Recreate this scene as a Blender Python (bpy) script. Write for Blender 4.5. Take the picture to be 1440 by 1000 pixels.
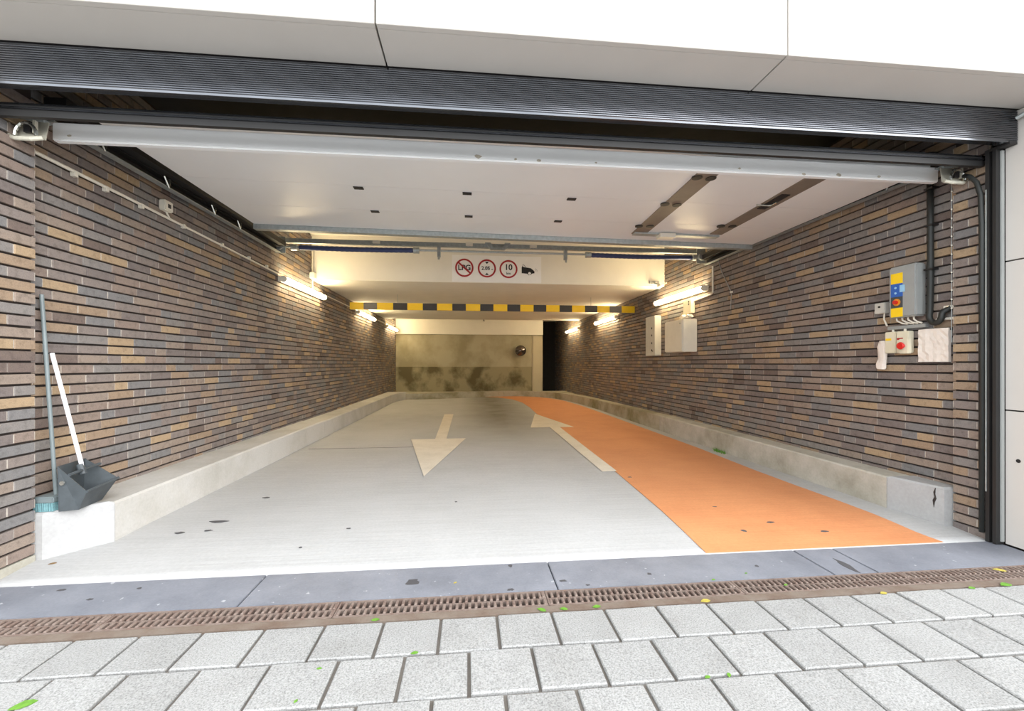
import bpy, bmesh, math, random
from mathutils import Vector, Matrix
random.seed(7)
S = bpy.context.scene
for o in list(bpy.data.objects): bpy.data.objects.remove(o)
C = S.collection

# ---------------------------------------------------------------- camera, sky, sun, exposure
CAM_H = 1.06
cam = bpy.data.cameras.new('camera'); camo = bpy.data.objects.new('camera', cam); C.objects.link(camo)
cam.sensor_width = 36; cam.lens = 15.0; cam.shift_y = 12/1440; cam.clip_start = .02
camo.location = (0, 0, CAM_H); camo.rotation_euler = (math.pi/2, 0, -math.atan(.1))
S.camera = camo
w = bpy.data.worlds.new('overcast_sky'); S.world = w; w.use_nodes = True
bg = w.node_tree.nodes['Background']; bg.inputs[0].default_value = (.93, .97, 1.0, 1); bg.inputs[1].default_value = 1.0
sl = bpy.data.lights.new('sun', 'SUN'); sl.energy = 1.0; sl.angle = math.radians(55); sl.color = (1, .98, .96)
so = bpy.data.objects.new('sun', sl); C.objects.link(so); so.location = (6, -8, 9)
so.rotation_euler = Vector((-.62, .72, -.42)).to_track_quat('-Z', 'Y').to_euler()
S.view_settings.view_transform = 'Standard'; S.view_settings.look = 'None'; S.view_settings.gamma = 1
S.view_settings.use_curve_mapping = False; S.view_settings.exposure = 1.92
TUBE = 13.5

# ---------------------------------------------------------------- materials
def rgb(r, g, b):
    def f(c):
        c /= 255; return c/12.92 if c <= .04045 else ((c+.055)/1.055)**2.4
    return (f(r), f(g), f(b), 1)
class NT:
    def __init__(s, name):
        s.m = bpy.data.materials.new(name); s.m.use_nodes = True; s.t = s.m.node_tree
        s.b = s.t.nodes['Principled BSDF']; s.tc = None
    def n(s, typ, **k):
        x = s.t.nodes.new(typ)
        for a, v in k.items(): setattr(x, a, v)
        return x
    def l(s, a, b): s.t.links.new(a, b)
    def coord(s, sc=(1, 1, 1), space='Object'):
        if not s.tc: s.tc = s.n('ShaderNodeTexCoord')
        mp = s.n('ShaderNodeMapping'); mp.inputs['Scale'].default_value = sc
        if space == 'World':
            g = s.n('ShaderNodeNewGeometry'); s.l(g.outputs['Position'], mp.inputs['Vector'])
        else: s.l(s.tc.outputs[space], mp.inputs['Vector'])
        return mp.outputs[0]
    def noise(s, scale, detail=4, sc=(1, 1, 1), rough=.55, space='World'):
        x = s.n('ShaderNodeTexNoise'); x.inputs['Scale'].default_value = scale; x.inputs['Detail'].default_value = detail
        x.inputs['Roughness'].default_value = rough; s.l(s.coord(sc, space), x.inputs['Vector']); return x.outputs['Fac']
    def ramp(s, fac, stops, interp='LINEAR'):
        r = s.n('ShaderNodeValToRGB'); e = r.color_ramp; e.interpolation = interp
        while len(e.elements) < len(stops): e.elements.new(.5)
        for el, (p, c) in zip(e.elements, stops): el.position = p; el.color = c if len(c) == 4 else (*c, 1)
        s.l(fac, r.inputs[0]); return r.outputs[0]
    def mix(s, fac, a, b, mode='MIX'):
        x = s.n('ShaderNodeMix', data_type='RGBA', blend_type=mode)
        for sock, v in ((x.inputs[0], fac), (x.inputs[6], a), (x.inputs[7], b)):
            if isinstance(v, (int, float, tuple)): sock.default_value = v
            else: s.l(v, sock)
        return x.outputs[2]
    def math(s, op, a, b=0.):
        x = s.n('ShaderNodeMath', operation=op)
        for sock, v in ((x.inputs[0], a), (x.inputs[1], b)):
            if isinstance(v, (int, float)): sock.default_value = v
            else: s.l(v, sock)
        return x.outputs[0]
    def bump(s, h, strength=.3, dist=.01):
        x = s.n('ShaderNodeBump'); x.inputs['Strength'].default_value = strength; x.inputs['Distance'].default_value = dist
        s.l(h, x.inputs['Height']); s.l(x.outputs[0], s.b.inputs['Normal'])
    def out(s, col, rough=.8, metal=0., spec=None):
        if isinstance(col, tuple): s.b.inputs['Base Color'].default_value = col
        else: s.l(col, s.b.inputs['Base Color'])
        s.b.inputs['Roughness'].default_value = rough; s.b.inputs['Metallic'].default_value = metal
        if spec is not None: s.b.inputs['Specular IOR Level'].default_value = spec
        return s.m
def plain(name, c, rough=.6, metal=0., var=.12, scale=9):
    t = NT(name); f = t.noise(scale)
    d = tuple(x*(1-var) for x in c[:3])+(1,); e = tuple(min(1, x*(1+var)) for x in c[:3])+(1,)
    return t.out(t.ramp(f, [(.3, d), (.7, e)]), rough, metal)
def emit(name, c, st):
    t = NT(name); t.b.inputs['Emission Color'].default_value = c; t.b.inputs['Emission Strength'].default_value = st
    return t.out((.9, .9, .88, 1), .4)
M = {}
def brick_mat(name, tint=(1, 1, 1)):
    t = NT(name); oi = t.n('ShaderNodeObjectInfo'); g = t.n('ShaderNodeNewGeometry')
    r = t.math('FRACT', t.math('ADD', oi.outputs['Random'], g.outputs['Random Per Island']))
    pal = [(0, rgb(133, 123, 118)), (.16, rgb(146, 132, 121)), (.32, rgb(121, 112, 109)), (.46, rgb(132, 127, 124)), (.58, rgb(152, 132, 112)),
           (.68, rgb(124, 122, 122)), (.78, rgb(139, 124, 115)), (.89, rgb(168, 146, 119)), (.95, rgb(114, 101, 95))]
    pal = [(p, tuple(c[i]*tint[i] for i in range(3))+(1,)) for p, c in pal]
    c = t.ramp(r, pal, 'CONSTANT')
    n1 = t.noise(28, 5); n2 = t.noise(160, 3)
    c = t.mix(.75, c, t.ramp(n1, [(.25, (.62, .6, .58)), (.5, (1, 1, 1)), (.8, (1.0, .97, .92))]), 'MULTIPLY')
    c = t.mix(.35, c, t.ramp(n2, [(.3, (.5, .5, .5)), (.6, (1, 1, 1))]), 'MULTIPLY')
    t.bump(n2, .35, .004)
    return t.out(c, .78, 0, .3)
M['brick'] = brick_mat('brick_clay')
M['mortar_dark'] = plain('raked_joint', rgb(52, 45, 42), .95)
M['mortar_light'] = plain('head_joint_mortar', rgb(176, 168, 158), .95, 0, .2, 40)
def concrete(name, c, stain, amt=.5, sc=1.6, brushed=False, fine=60, rough=.85, tyre=False):
    t = NT(name); n = t.noise(sc, 6, rough=.65)
    col = t.mix(t.math('MULTIPLY', t.ramp(n, [(.42, (0, 0, 0)), (.72, (1, 1, 1))]), amt), c, stain)
    f = t.noise(fine, 4); col = t.mix(.5, col, t.ramp(f, [(.3, (.82, .82, .82)), (.65, (1, 1, 1))]), 'MULTIPLY')
    if brushed:
        b = t.noise(1, 5, (1.3, 55, 1), .7); col = t.mix(.55, col, t.ramp(b, [(.35, (.84, .835, .83)), (.6, (1, 1, 1))]), 'MULTIPLY'); t.bump(b, .25, .01)
    else: t.bump(f, .3, .006)
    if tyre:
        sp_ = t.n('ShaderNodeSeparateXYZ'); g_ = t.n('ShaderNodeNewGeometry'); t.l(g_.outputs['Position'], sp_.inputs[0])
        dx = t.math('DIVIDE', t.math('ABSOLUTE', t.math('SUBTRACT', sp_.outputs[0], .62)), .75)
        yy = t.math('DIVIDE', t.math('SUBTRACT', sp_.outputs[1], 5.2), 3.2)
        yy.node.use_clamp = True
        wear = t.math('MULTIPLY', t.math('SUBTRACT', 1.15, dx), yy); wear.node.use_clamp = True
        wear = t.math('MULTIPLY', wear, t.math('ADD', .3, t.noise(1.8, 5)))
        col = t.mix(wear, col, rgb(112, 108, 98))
    return t.out(col, rough, 0, .3)
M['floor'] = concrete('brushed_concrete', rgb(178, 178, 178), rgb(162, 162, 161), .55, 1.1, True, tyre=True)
M['kerb'] = concrete('kerb_concrete', rgb(186, 182, 172), rgb(128, 124, 104), .7, 2.6)
M['kerb_pale'] = concrete('kerb_concrete_pale', rgb(190, 188, 184), rgb(158, 154, 144), .6, 2.2)
M['kerb_moss'] = concrete('kerb_concrete_mossy', rgb(176, 170, 155), rgb(112, 108, 66), .9, 1.9)
M['kerb_white'] = concrete('kerb_whitewash', rgb(168, 168, 168), rgb(146, 145, 143), .5, 3.5)
M['back'] = None
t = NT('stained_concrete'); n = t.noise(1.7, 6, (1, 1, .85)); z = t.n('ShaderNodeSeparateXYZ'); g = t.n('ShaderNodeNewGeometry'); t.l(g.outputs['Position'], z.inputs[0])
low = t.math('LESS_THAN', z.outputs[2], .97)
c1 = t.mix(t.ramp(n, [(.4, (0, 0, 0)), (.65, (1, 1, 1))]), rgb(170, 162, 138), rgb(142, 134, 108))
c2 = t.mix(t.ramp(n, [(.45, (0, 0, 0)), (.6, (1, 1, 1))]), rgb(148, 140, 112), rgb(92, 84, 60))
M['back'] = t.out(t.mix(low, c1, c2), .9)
M['white_paint'] = plain('white_wall_paint', rgb(228, 223, 212), .75, 0, .03, 3)
M['cream_paint'] = plain('cream_beam_paint', rgb(184, 174, 150), .8, 0, .04, 3)
M['shaded_soffit'] = plain('soffit_shade_dark', rgb(62, 60, 56), .9)  # shade above the raised door, put into the ceiling colour
M['recess_shade'] = plain('recess_shade_dark', rgb(34, 32, 32), .95)  # near-black wall colour stands in for the unlit depth of the recess
M['orange'] = concrete('orange_lane_paint', rgb(208, 142, 96), rgb(194, 126, 84), .6, 2.2, True, 60, .7)
M['marking'] = concrete('road_marking_paint', rgb(216, 208, 194), rgb(196, 188, 172), .6, 5)
def paver_mat():
    t = NT('granite_paver'); oi = t.n('ShaderNodeObjectInfo'); f = t.noise(170, 3, rough=.7); n = t.noise(5, 5)
    c = t.ramp(oi.outputs['Random'], [(0, rgb(148, 148, 147)), (1, rgb(155, 155, 154))])
    c = t.mix(.85, c, t.ramp(f, [(.34, (.5, .5, .5)), (.5, (.95, .95, .95)), (.66, (1.2, 1.2, 1.2))]), 'MULTIPLY')
    c = t.mix(.6, c, t.ramp(n, [(.3, (.82, .81, .8)), (.55, (1, 1, 1))]), 'MULTIPLY'); t.bump(f, .5, .003)
    return t.out(c, .8, 0, .3)
M['paver'] = paver_mat()
M['sand'] = concrete('joint_sand', rgb(112, 106, 100), rgb(92, 86, 80), .6, 9, False, 120)
M['rust_edge'] = concrete('rusty_mortar', rgb(118, 106, 96), rgb(96, 76, 64), .8, 7, False, 120)
def slab_mat():
    t = NT('bluestone'); n = t.noise(3.2, 6, rough=.7); f = t.noise(90, 4); s_ = t.noise(26, 2)
    c = t.mix(t.ramp(n, [(.35, (0, 0, 0)), (.7, (1, 1, 1))]), rgb(130, 133, 142), rgb(108, 111, 120))
    c = t.mix(t.ramp(s_, [(.70, (0, 0, 0)), (.74, (1, 1, 1))]), c, rgb(170, 172, 178))
    c = t.mix(.4, c, t.ramp(f, [(.3, (.75, .75, .75)), (.6, (1, 1, 1))]), 'MULTIPLY')
    return t.out(c, .55)
M['slab'] = slab_mat()
M['gum'] = plain('dark_stain', rgb(72, 71, 74), .7)
M['rust'] = concrete('rusty_cast_iron', rgb(126, 112, 104), rgb(98, 74, 65), .8, 22, False, 150, .8)
M['void'] = plain('drain_dark', rgb(28, 22, 20), .95)
M['clad'] = plain('cladding_panel', rgb(198, 193, 187), .55, 0, .025, 2.5)
M['clad_joint'] = plain('cladding_joint', rgb(30, 24, 26), .9)
t = NT('black_aluminium'); M['black'] = t.out(t.ramp(t.noise(4), [(.3, rgb(104, 106, 111)), (.7, rgb(112, 114, 119))]), .2, .97)
M['black_matt'] = plain('black_steel', rgb(32, 31, 31), .55)
M['black_plastic'] = plain('black_plastic', rgb(28, 26, 27), .5)
M['door_white'] = plain('door_white_enamel', rgb(236, 236, 236), .38, 0, .02, 2)
M['galv'] = plain('galvanised_steel', rgb(172, 178, 178), .42, .55, .14, 30)
M['chrome'] = plain('bright_zinc', rgb(214, 214, 206), .2, .9, .06, 20)
M['zinc_pale'] = plain('pale_zinc_plastic', rgb(206, 202, 186), .18, 0, .1, 30)
M['brown_strip'] = plain('brown_wicket_frame', rgb(124, 112, 100), .5, 0, .1, 12)
M['chip'] = plain('flaked_paint', rgb(178, 168, 152), .7, 0, .2, 60)
M['spring'] = plain('blue_spring', rgb(66, 76, 118), .45, .3)
M['yellow'] = plain('yellow_reflective', rgb(246, 204, 22), .45, 0, .03)
M['bar_black'] = plain('bar_black', rgb(52, 48, 48), .5)
M['bar_grey'] = plain('bar_grey', rgb(116, 112, 108), .5)
M['sign_white'] = plain('sign_white', rgb(238, 236, 234), .5, 0, .02)
M['red'] = plain('sign_red', rgb(160, 22, 30), .5, 0, .04)
M['ink'] = plain('sign_black', rgb(22, 18, 20), .5)
M['tube'] = emit('lamp_diffuser_glow', (1, .80, .47, 1), TUBE)
M['plastic_white'] = plain('white_plastic', rgb(222, 216, 202), .45, 0, .04)
M['plastic_cream'] = plain('cream_plastic', rgb(218, 210, 186), .5, 0, .05)
M['grey_box'] = plain('grey_enamel', rgb(150, 152, 150), .5, 0, .05)
M['grey_light'] = plain('light_grey_enamel', rgb(196, 194, 186), .5, 0, .05)
M['blue'] = plain('blue_label', rgb(36, 92, 176), .45, 0, .05)
M['lightblue'] = plain('pale_blue_sticker', rgb(150, 196, 226), .5)
M['e_red'] = plain('stop_button_red', rgb(206, 26, 22), .35)
M['e_orange'] = plain('switch_orange', rgb(226, 140, 40), .4)
M['pan'] = plain('dark_grey_plastic', rgb(66, 72, 76), .5, 0, .14, 25)
M['broom_grey'] = plain('grey_broom_pole', rgb(112, 122, 124), .45)
M['handle_white'] = plain('white_handle', rgb(240, 238, 244), .35, 0, .02)
M['teal'] = plain('teal_brush', rgb(110, 150, 156), .7, 0, .25, 60)
M['leaf_g'] = plain('green_leaf', rgb(92, 138, 44), .6, 0, .25, 60)
M['leaf_y'] = plain('yellow_leaf', rgb(170, 156, 70), .6, 0, .2, 60)
M['leaf_b'] = plain('brown_leaf', rgb(120, 92, 52), .7, 0, .2, 60)
M['paper'] = plain('pale_paper', rgb(226, 216, 206), .6, 0, .05, 40)
M['rubber'] = plain('black_hose', rgb(36, 38, 36), .55)
t = NT('clear_plastic'); t.b.inputs['Transmission Weight'].default_value = .55; t.b.inputs['IOR'].default_value = 1.3
M['clear'] = t.out((.93, .91, .87, 1), .18)
t = NT('mirror_dome'); M['mirror'] = t.out(t.ramp(t.noise(3), [(.3, (.16, .13, .12)), (.7, (.2, .17, .15))]), .06, .9)
M['blue_bit'] = plain('blue_litter', rgb(70, 150, 200), .5)

# ---------------------------------------------------------------- mesh helpers
ORG = {}
def tag(o, label=None, cat=None, group=None, kind=None):
    if label: o['label'] = label
    if cat: o['category'] = cat
    if group: o['group'] = group
    if kind: o['kind'] = kind
    return o
def thing(name, label, cat, loc, group=None, kind=None):
    o = bpy.data.objects.new(name, None); o.empty_display_size = .1; C.objects.link(o); o.location = loc; ORG[o.name] = Vector(loc)
    return tag(o, label, cat, group, kind)
class MB:
    def __init__(s): s.v = []; s.f = []
    def add(s, vs, fs):
        k = len(s.v); s.v += [Vector(v) for v in vs]; s.f += [tuple(i+k for i in f) for f in fs]; return s
    def hexa(s, p): # bottom 4 ccw, top 4 ccw
        return s.add(p, [(3, 2, 1, 0), (4, 5, 6, 7), (0, 1, 5, 4), (1, 2, 6, 5), (2, 3, 7, 6), (3, 0, 4, 7)])
    def box(s, x0, x1, y0, y1, z0, z1):
        return s.hexa([(x0, y0, z0), (x1, y0, z0), (x1, y1, z0), (x0, y1, z0), (x0, y0, z1), (x1, y0, z1), (x1, y1, z1), (x0, y1, z1)])
    def bevbox(s, x0, x1, y0, y1, z0, z1, b=.004):
        bm = bmesh.new(); bmesh.ops.create_cube(bm, size=1)
        for v in bm.verts: v.co = Vector(((x0+x1)/2+v.co.x*(x1-x0), (y0+y1)/2+v.co.y*(y1-y0), (z0+z1)/2+v.co.z*(z1-z0)))
        bmesh.ops.bevel(bm, geom=bm.edges[:], offset=b, segments=2, affect='EDGES'); bm.verts.index_update()
        s.add([v.co.copy() for v in bm.verts], [tuple(v.index for v in f.verts) for f in bm.faces]); bm.free(); return s
    def tube(s, pts, r, n=10, cap=True):
        pts = [Vector(p) for p in pts]; m = len(pts); rs = r if isinstance(r, (list, tuple)) else [r]*m
        vs = []; up = None
        for i, p in enumerate(pts):
            d = (pts[min(i+1, m-1)]-pts[max(i-1, 0)]).normalized()
            if up is None: up = Vector((0, 0, 1)) if abs(d.z) < .9 else Vector((1, 0, 0))
            a = d.cross(up).normalized(); b = a.cross(d).normalized(); up = b
            for k in range(n):
                th = 2*math.pi*k/n; vs.append(p+(a*math.cos(th)+b*math.sin(th))*rs[i])
        fs = [(i*n+k, i*n+(k+1) % n, (i+1)*n+(k+1) % n, (i+1)*n+k) for i in range(m-1) for k in range(n)]
        if cap: fs += [tuple(range(n))[::-1], tuple(range((m-1)*n, m*n))]
        return s.add(vs, fs)
    def prism(s, poly, axis, a, b):  # poly in the other two axes (x,z for axis y; y,z for x; x,y for z)
        def P(q, h): return {'x': (h, q[0], q[1]), 'y': (q[0], h, q[1]), 'z': (q[0], q[1], h)}[axis]
        n = len(poly)
        return s.add([P(q, a) for q in poly]+[P(q, b) for q in poly],
                     [tuple(range(n))[::-1], tuple(range(n, 2*n))]+[(i, (i+1) % n, (i+1) % n+n, i+n) for i in range(n)])
    def mesh(s, name, mat, org=Vector()):
        me = bpy.data.meshes.new(name); me.from_pydata([v-org for v in s.v], [], s.f)
        bm = bmesh.new(); bm.from_mesh(me); bmesh.ops.recalc_face_normals(bm, faces=bm.faces[:]); bm.to_mesh(me); bm.free()
        me.materials.append(M[mat]); return me
    def build(s, name, mat, parent=None, smooth=False, org=None):
        if parent is None:
            if org is None:
                xs = [v.x for v in s.v]; ys = [v.y for v in s.v]; zs = [v.z for v in s.v]
                org = Vector(((min(xs)+max(xs))/2, (min(ys)+max(ys))/2, min(zs)))
        else: org = ORG[parent.name]
        org = Vector(org); me = s.mesh(name, mat, org)
        if smooth:
            for p in me.polygons: p.use_smooth = True
        o = bpy.data.objects.new(name, me); C.objects.link(o)
        if parent is None: o.location = org
        else: o.parent = parent
        ORG[o.name] = org; return o
def B(*a): return MB().box(*a)
def BB(*a, b=.004): return MB().bevbox(*a, b=b)
def inst(name, me, parent, world):
    o = bpy.data.objects.new(name, me); C.objects.link(o); o.parent = parent; o.location = Vector(world)-ORG[parent.name]; return o
def lerp(a, b, t): return a+(b-a)*t
def pw(tab, x):
    if x <= tab[0][0]: return tab[0][1]
    for (a, p), (b, q) in zip(tab, tab[1:]):
        if x <= b: return lerp(p, q, (x-a)/(b-a))
    return tab[-1][1]
FT = [(2.262, 0), (2.33, .004), (2.4, .010), (2.47, .016), (2.55, .022), (2.63, .027), (2.7, .030), (2.85, .033), (3.0, .0335), (3.4, .031), (4.0, .027), (5., .022), (7, .02), (20, .02)]
def fz(y): return pw(FT, y)

XL, XR = -2.35, 3.16          # brick faces of the tunnel walls
NL, NR = -2.285, 3.10         # brick faces of the jambs
YB = 14.05                    # back wall

# ---------------------------------------------------------------- pavement, drain bed, floor
YP = 1.802
pav = tag(B(-14, 14, -14, 1.846, -.2, -.012).build('pavement', 'sand', org=(0, 0, -.2)), 'grey square paver pavement in front of the garage entrance', 'pavement', kind='structure')
B(-2.45, 3.15, YP+.003, 1.846, -.012, -.001).build('mortar_edge', 'rust_edge', pav)
pv = MB(); PW, PH = .232, .2155; hw, hh = PW/2-.006, PH/2-.0055; e = .004
pv = MB().add([(-hw, -hh, -.03), (hw, -hh, -.03), (hw, hh, -.03), (-hw, hh, -.03), (-hw, -hh, -e), (hw, -hh, -e), (hw, hh, -e), (-hw, hh, -e),
               (-hw+e, -hh+e, 0), (hw-e, -hh+e, 0), (hw-e, hh-e, 0), (-hw+e, hh-e, 0)],
              [(0, 1, 5, 4), (1, 2, 6, 5), (2, 3, 7, 6), (3, 0, 4, 7), (4, 5, 9, 8), (5, 6, 10, 9), (6, 7, 11, 10), (7, 4, 8, 11), (8, 9, 10, 11)])
pme = pv.mesh('paver', 'paver')
for r in range(9):
    for k in range(-16, 17):
        x = .115+PW*(k+.5)+(.116 if r % 2 else 0)
        if -3.4 < x < 3.9:
            o = inst('paver', pme, pav, (x, YP-PH*(r+.5), random.uniform(-.0025, .0025)))
            o.rotation_euler = (random.uniform(-.006, .006), random.uniform(-.006, .006), random.uniform(-.006, .006))
far = MB().add([(-14, -14, -.006), (14, -14, -.006), (14, YP-PH*9, -.006), (-14, YP-PH*9, -.006)], [(0, 1, 2, 3)])
far.box(-14, -3.42, YP-PH*9, 1.84, -.012, -.004); far.box(3.95, 14, YP-PH*9, 1.84, -.012, -.004)
far.build('outer_paving', 'paver', pav)['kind'] = 'stuff'

fl = MB(); ys = [2.262, 2.33, 2.4, 2.47, 2.55, 2.63, 2.7, 2.85, 3.0, 3.4, 4, 5, 6, 7, 9, 11, 13, 16.5]; xs = [XL-.1, -1, 0, 1, 2, XR+.1]
fl.add([(x, y, fz(y)) for y in ys for x in xs]+[(x, y, -.2) for y in (2.262, 16.5) for x in (xs[0], xs[-1])], [])
n = len(xs); fl.f = [(j*n+i, j*n+i+1, (j+1)*n+i+1, (j+1)*n+i) for j in range(len(ys)-1) for i in range(n-1)]
q = len(ys)*n; fl.f += [(q, q+1, n-1, n-2, n-3, n-4, 1, 0)[:8]]
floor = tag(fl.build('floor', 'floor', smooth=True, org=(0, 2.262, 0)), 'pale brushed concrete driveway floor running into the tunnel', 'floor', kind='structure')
def decal(name, mat, poly, lift=.003, label=None):
    bm = bmesh.new(); bm.faces.new([bm.verts.new((x, y, 0)) for x, y in poly])
    for y in ys[1:-1]:
        bmesh.ops.bisect_plane(bm, geom=bm.verts[:]+bm.edges[:]+bm.faces[:], plane_co=(0, y, 0), plane_no=(0, 1, 0))
    bmesh.ops.triangulate(bm, faces=bm.faces[:])
    for v in bm.verts: v.co.z = fz(v.co.y)+lift
    bmesh.ops.solidify(bm, geom=bm.faces[:], thickness=.002)
    bm.verts.index_update()
    m = MB(); m.add([v.co.copy() for v in bm.verts], [tuple(v.index for v in f.verts) for f in bm.faces]); bm.free()
    o = m.build(name, mat, floor)
    if label: o['label'] = label
    return o
decal('painted_lane', 'orange', [(1.319, 2.266), (1.325, 2.66), (1.392, 3.94), (1.39, 8.2), (1.405, 9.1), (1.44, 10.1), (1.42, 11.4), (1.25, 12.5), (.88, 13.2), (.5, 13.45),
      (.9, 13.6), (1.6, 13.65), (2.1, 13.3), (2.45, 12.7), (2.65, 11.9), (2.76, 10.6), (2.8, 9), (2.81, 5), (2.755, 3.9), (2.745, 3.36), (2.752, 2.81), (2.77, 2.4), (2.8, 2.266)], .002, 'orange painted traffic lane')
decal('painted_arrow', 'marking', [(-.793, 5.95), (-.469, 5.96), (-.51, 8.87), (-.325, 8.87), (-.315, 5.97), (-.049, 5.97), (-.414, 3.96)], .005, 'white arrow pointing out of the tunnel')
decal('painted_arrow', 'marking', [(1.36, 8.8), (.989, 6.87), (1.314, 6.9), (1.265, 3.97), (1.409, 3.98), (1.477, 6.9), (1.709, 6.88)], .007, 'white arrow pointing into the tunnel')
decal('expansion_joint', 'mortar_dark', [(-1.95, 5.42), (-.6, 5.43), (-.6, 5.436), (-1.95, 5.428)], .002)
rnd = random.Random(3)
def blob(x, y, rx, ry, n=11, seed=0):
    q = random.Random(seed); return [(x+math.cos(2*math.pi*k/n)*rx*q.uniform(.6, 1.15), y+math.sin(2*math.pi*k/n)*ry*q.uniform(.6, 1.15)) for k in range(n)]
for i, (x, y, rx, ry) in enumerate([(-1.62, 2.95, .06, .02), (-1.75, 2.78, .03, .015), (-1.6, 2.8, .025, .012), (-1.55, 3.45, .03, .015), (-.95, 2.52, .012, .008), (-.75, 2.75, .014, .008),
        (2.2, 2.45, .03, .012), (1.95, 2.6, .035, .012), (1.7, 2.5, .022, .02), (1.75, 2.9, .02, .01), (1.45, 3.75, .02, .02), (-.1, 3.2, .012, .008)]):
    decal('stain', 'gum', blob(x, y, rx, ry, seed=i), .0045)

# ---------------------------------------------------------------- threshold slabs
sx = [-2.31, -1.012, .416, 1.83, 2.07, 3.125]
descr = ['left end bluestone threshold slab under the broom corner', 'long bluestone threshold slab carrying the big dark stain', 'bluestone threshold slab in front of the orange lane edge',
         'short narrow bluestone threshold piece between two long slabs', 'right end bluestone threshold slab beside the white reveal']
slabs = []
for a, b, d in zip(sx, sx[1:], descr):
    slabs.append(tag(BB(a+.003, b-.003, 1.974, 2.258, -.12, 0, b=.003).build('threshold_slab', 'slab'), d, 'slab', 'bluestone threshold slabs'))
B(-2.5, 3.3, 1.974, 2.262, -.2, -.1).build('threshold_bed', 'mortar_dark', floor)
for i, (k, x, y, rx, ry) in enumerate([(1, -.275, 2.109, .04, .035), (1, .215, 2.229, .012, .016), (1, .192, 1.995, .02, .012), (2, .456, 2.05, .022, .01), (2, .566, 2.0, .011, .009), (2, .905, 2.076, .014, .012), (3, 1.973, 2.06, .02, .075),
        (0, -1.9, 2.2, .02, .012), (0, -1.7, 2.1, .015, .01), (0, -1.55, 2.18, .012, .01), (2, 1.5, 2.1, .01, .01)]):
    bm = MB().prism(blob(x, y, rx, ry, 12, i+40), 'z', .0002, .0014); bm.build('stain', 'gum', slabs[k])

# ---------------------------------------------------------------- drain
drain = tag(B(-2.45, 3.15, 1.846, 1.972, -.16, -.09).build('drain_channel', 'void'), 'dark gutter channel under the rusty grates', 'drain', kind='structure')
seg = 5.52/6; n = 33; pitch = seg/n
bar = MB().add([(-.0065, -.021, -.02), (.0065, -.021, -.02), (.0065, .021, -.02), (-.0065, .021, -.02), (-.0065, -.021, -.002), (.0065, -.021, -.002), (.0065, .021, -.002), (-.0065, .021, -.002),
                (-.003, -.018, .002), (.003, -.018, .002), (.003, .018, .002), (-.003, .018, .002)],
               [(0, 1, 5, 4), (1, 2, 6, 5), (2, 3, 7, 6), (3, 0, 4, 7), (4, 5, 9, 8), (5, 6, 10, 9), (6, 7, 11, 10), (7, 4, 8, 11), (8, 9, 10, 11)]).mesh('grate_bar', 'rust')
gl = ['leftmost rusty drain grate at the left picture edge', 'second rusty drain grate from the left', 'third rusty drain grate from the left, below the big dark stain', 'fourth rusty drain grate, in front of the slab joint',
      'fifth rusty drain grate, in front of the orange lane', 'rightmost rusty drain grate near the white reveal']
for i in range(6):
    x0 = -2.41+seg*i; g = thing('drain_grate', gl[i], 'grate', (x0+seg/2, 1.909, -.03), 'drain grates along the threshold')
    m = MB(); m.box(x0, x0+seg-.003, 1.848, 1.858, -.03, 0); m.box(x0, x0+seg-.003, 1.960, 1.970, -.03, 0); m.box(x0, x0+seg-.003, 1.9055, 1.9125, -.03, -.003)
    m.box(x0, x0+.008, 1.848, 1.97, -.03, -.001); m.box(x0+seg-.011, x0+seg-.003, 1.848, 1.97, -.03, -.001)
    m.build('frame', 'rust', g)
    for k in range(n):
        inst('grate_bar', bar, g, (x0+pitch*(k+.5), 1.882, 0)); inst('grate_bar', bar, g, (x0+pitch*(k+.98 if k < n-1 else k+.5), 1.936, 0))

# ---------------------------------------------------------------- brick walls
PZ, BHh, PR = .06, .0492, .018
def brick_mesh(ln, side, name='brick'):
    # local: x = depth (0 = face), y along wall, z height; side=+1 face looks to +x
    d = .05; c = .0025; a, h = ln/2, BHh/2
    m = MB(); m.add([(-side*d, -a, -h), (-side*d, a, -h), (-side*d, a, h), (-side*d, -a, h), (-side*c, -a, -h), (-side*c, a, -h), (-side*c, a, h), (-side*c, -a, h),
                     (0, -a+c, -h+c), (0, a-c, -h+c), (0, a-c, h-c), (0, -a+c, h-c)],
                    [(0, 1, 5, 4), (1, 2, 6, 5), (2, 3, 7, 6), (3, 0, 4, 7), (4, 5, 9, 8), (5, 6, 10, 9), (6, 7, 11, 10), (7, 4, 8, 11), (8, 9, 10, 11)])
    return m
MESHC = {}
def bmesh_for(ln, side):
    k = (round(ln, 3), side)
    if k not in MESHC: MESHC[k] = brick_mesh(ln, side).mesh('brick', 'brick')
    return MESHC[k]
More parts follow.
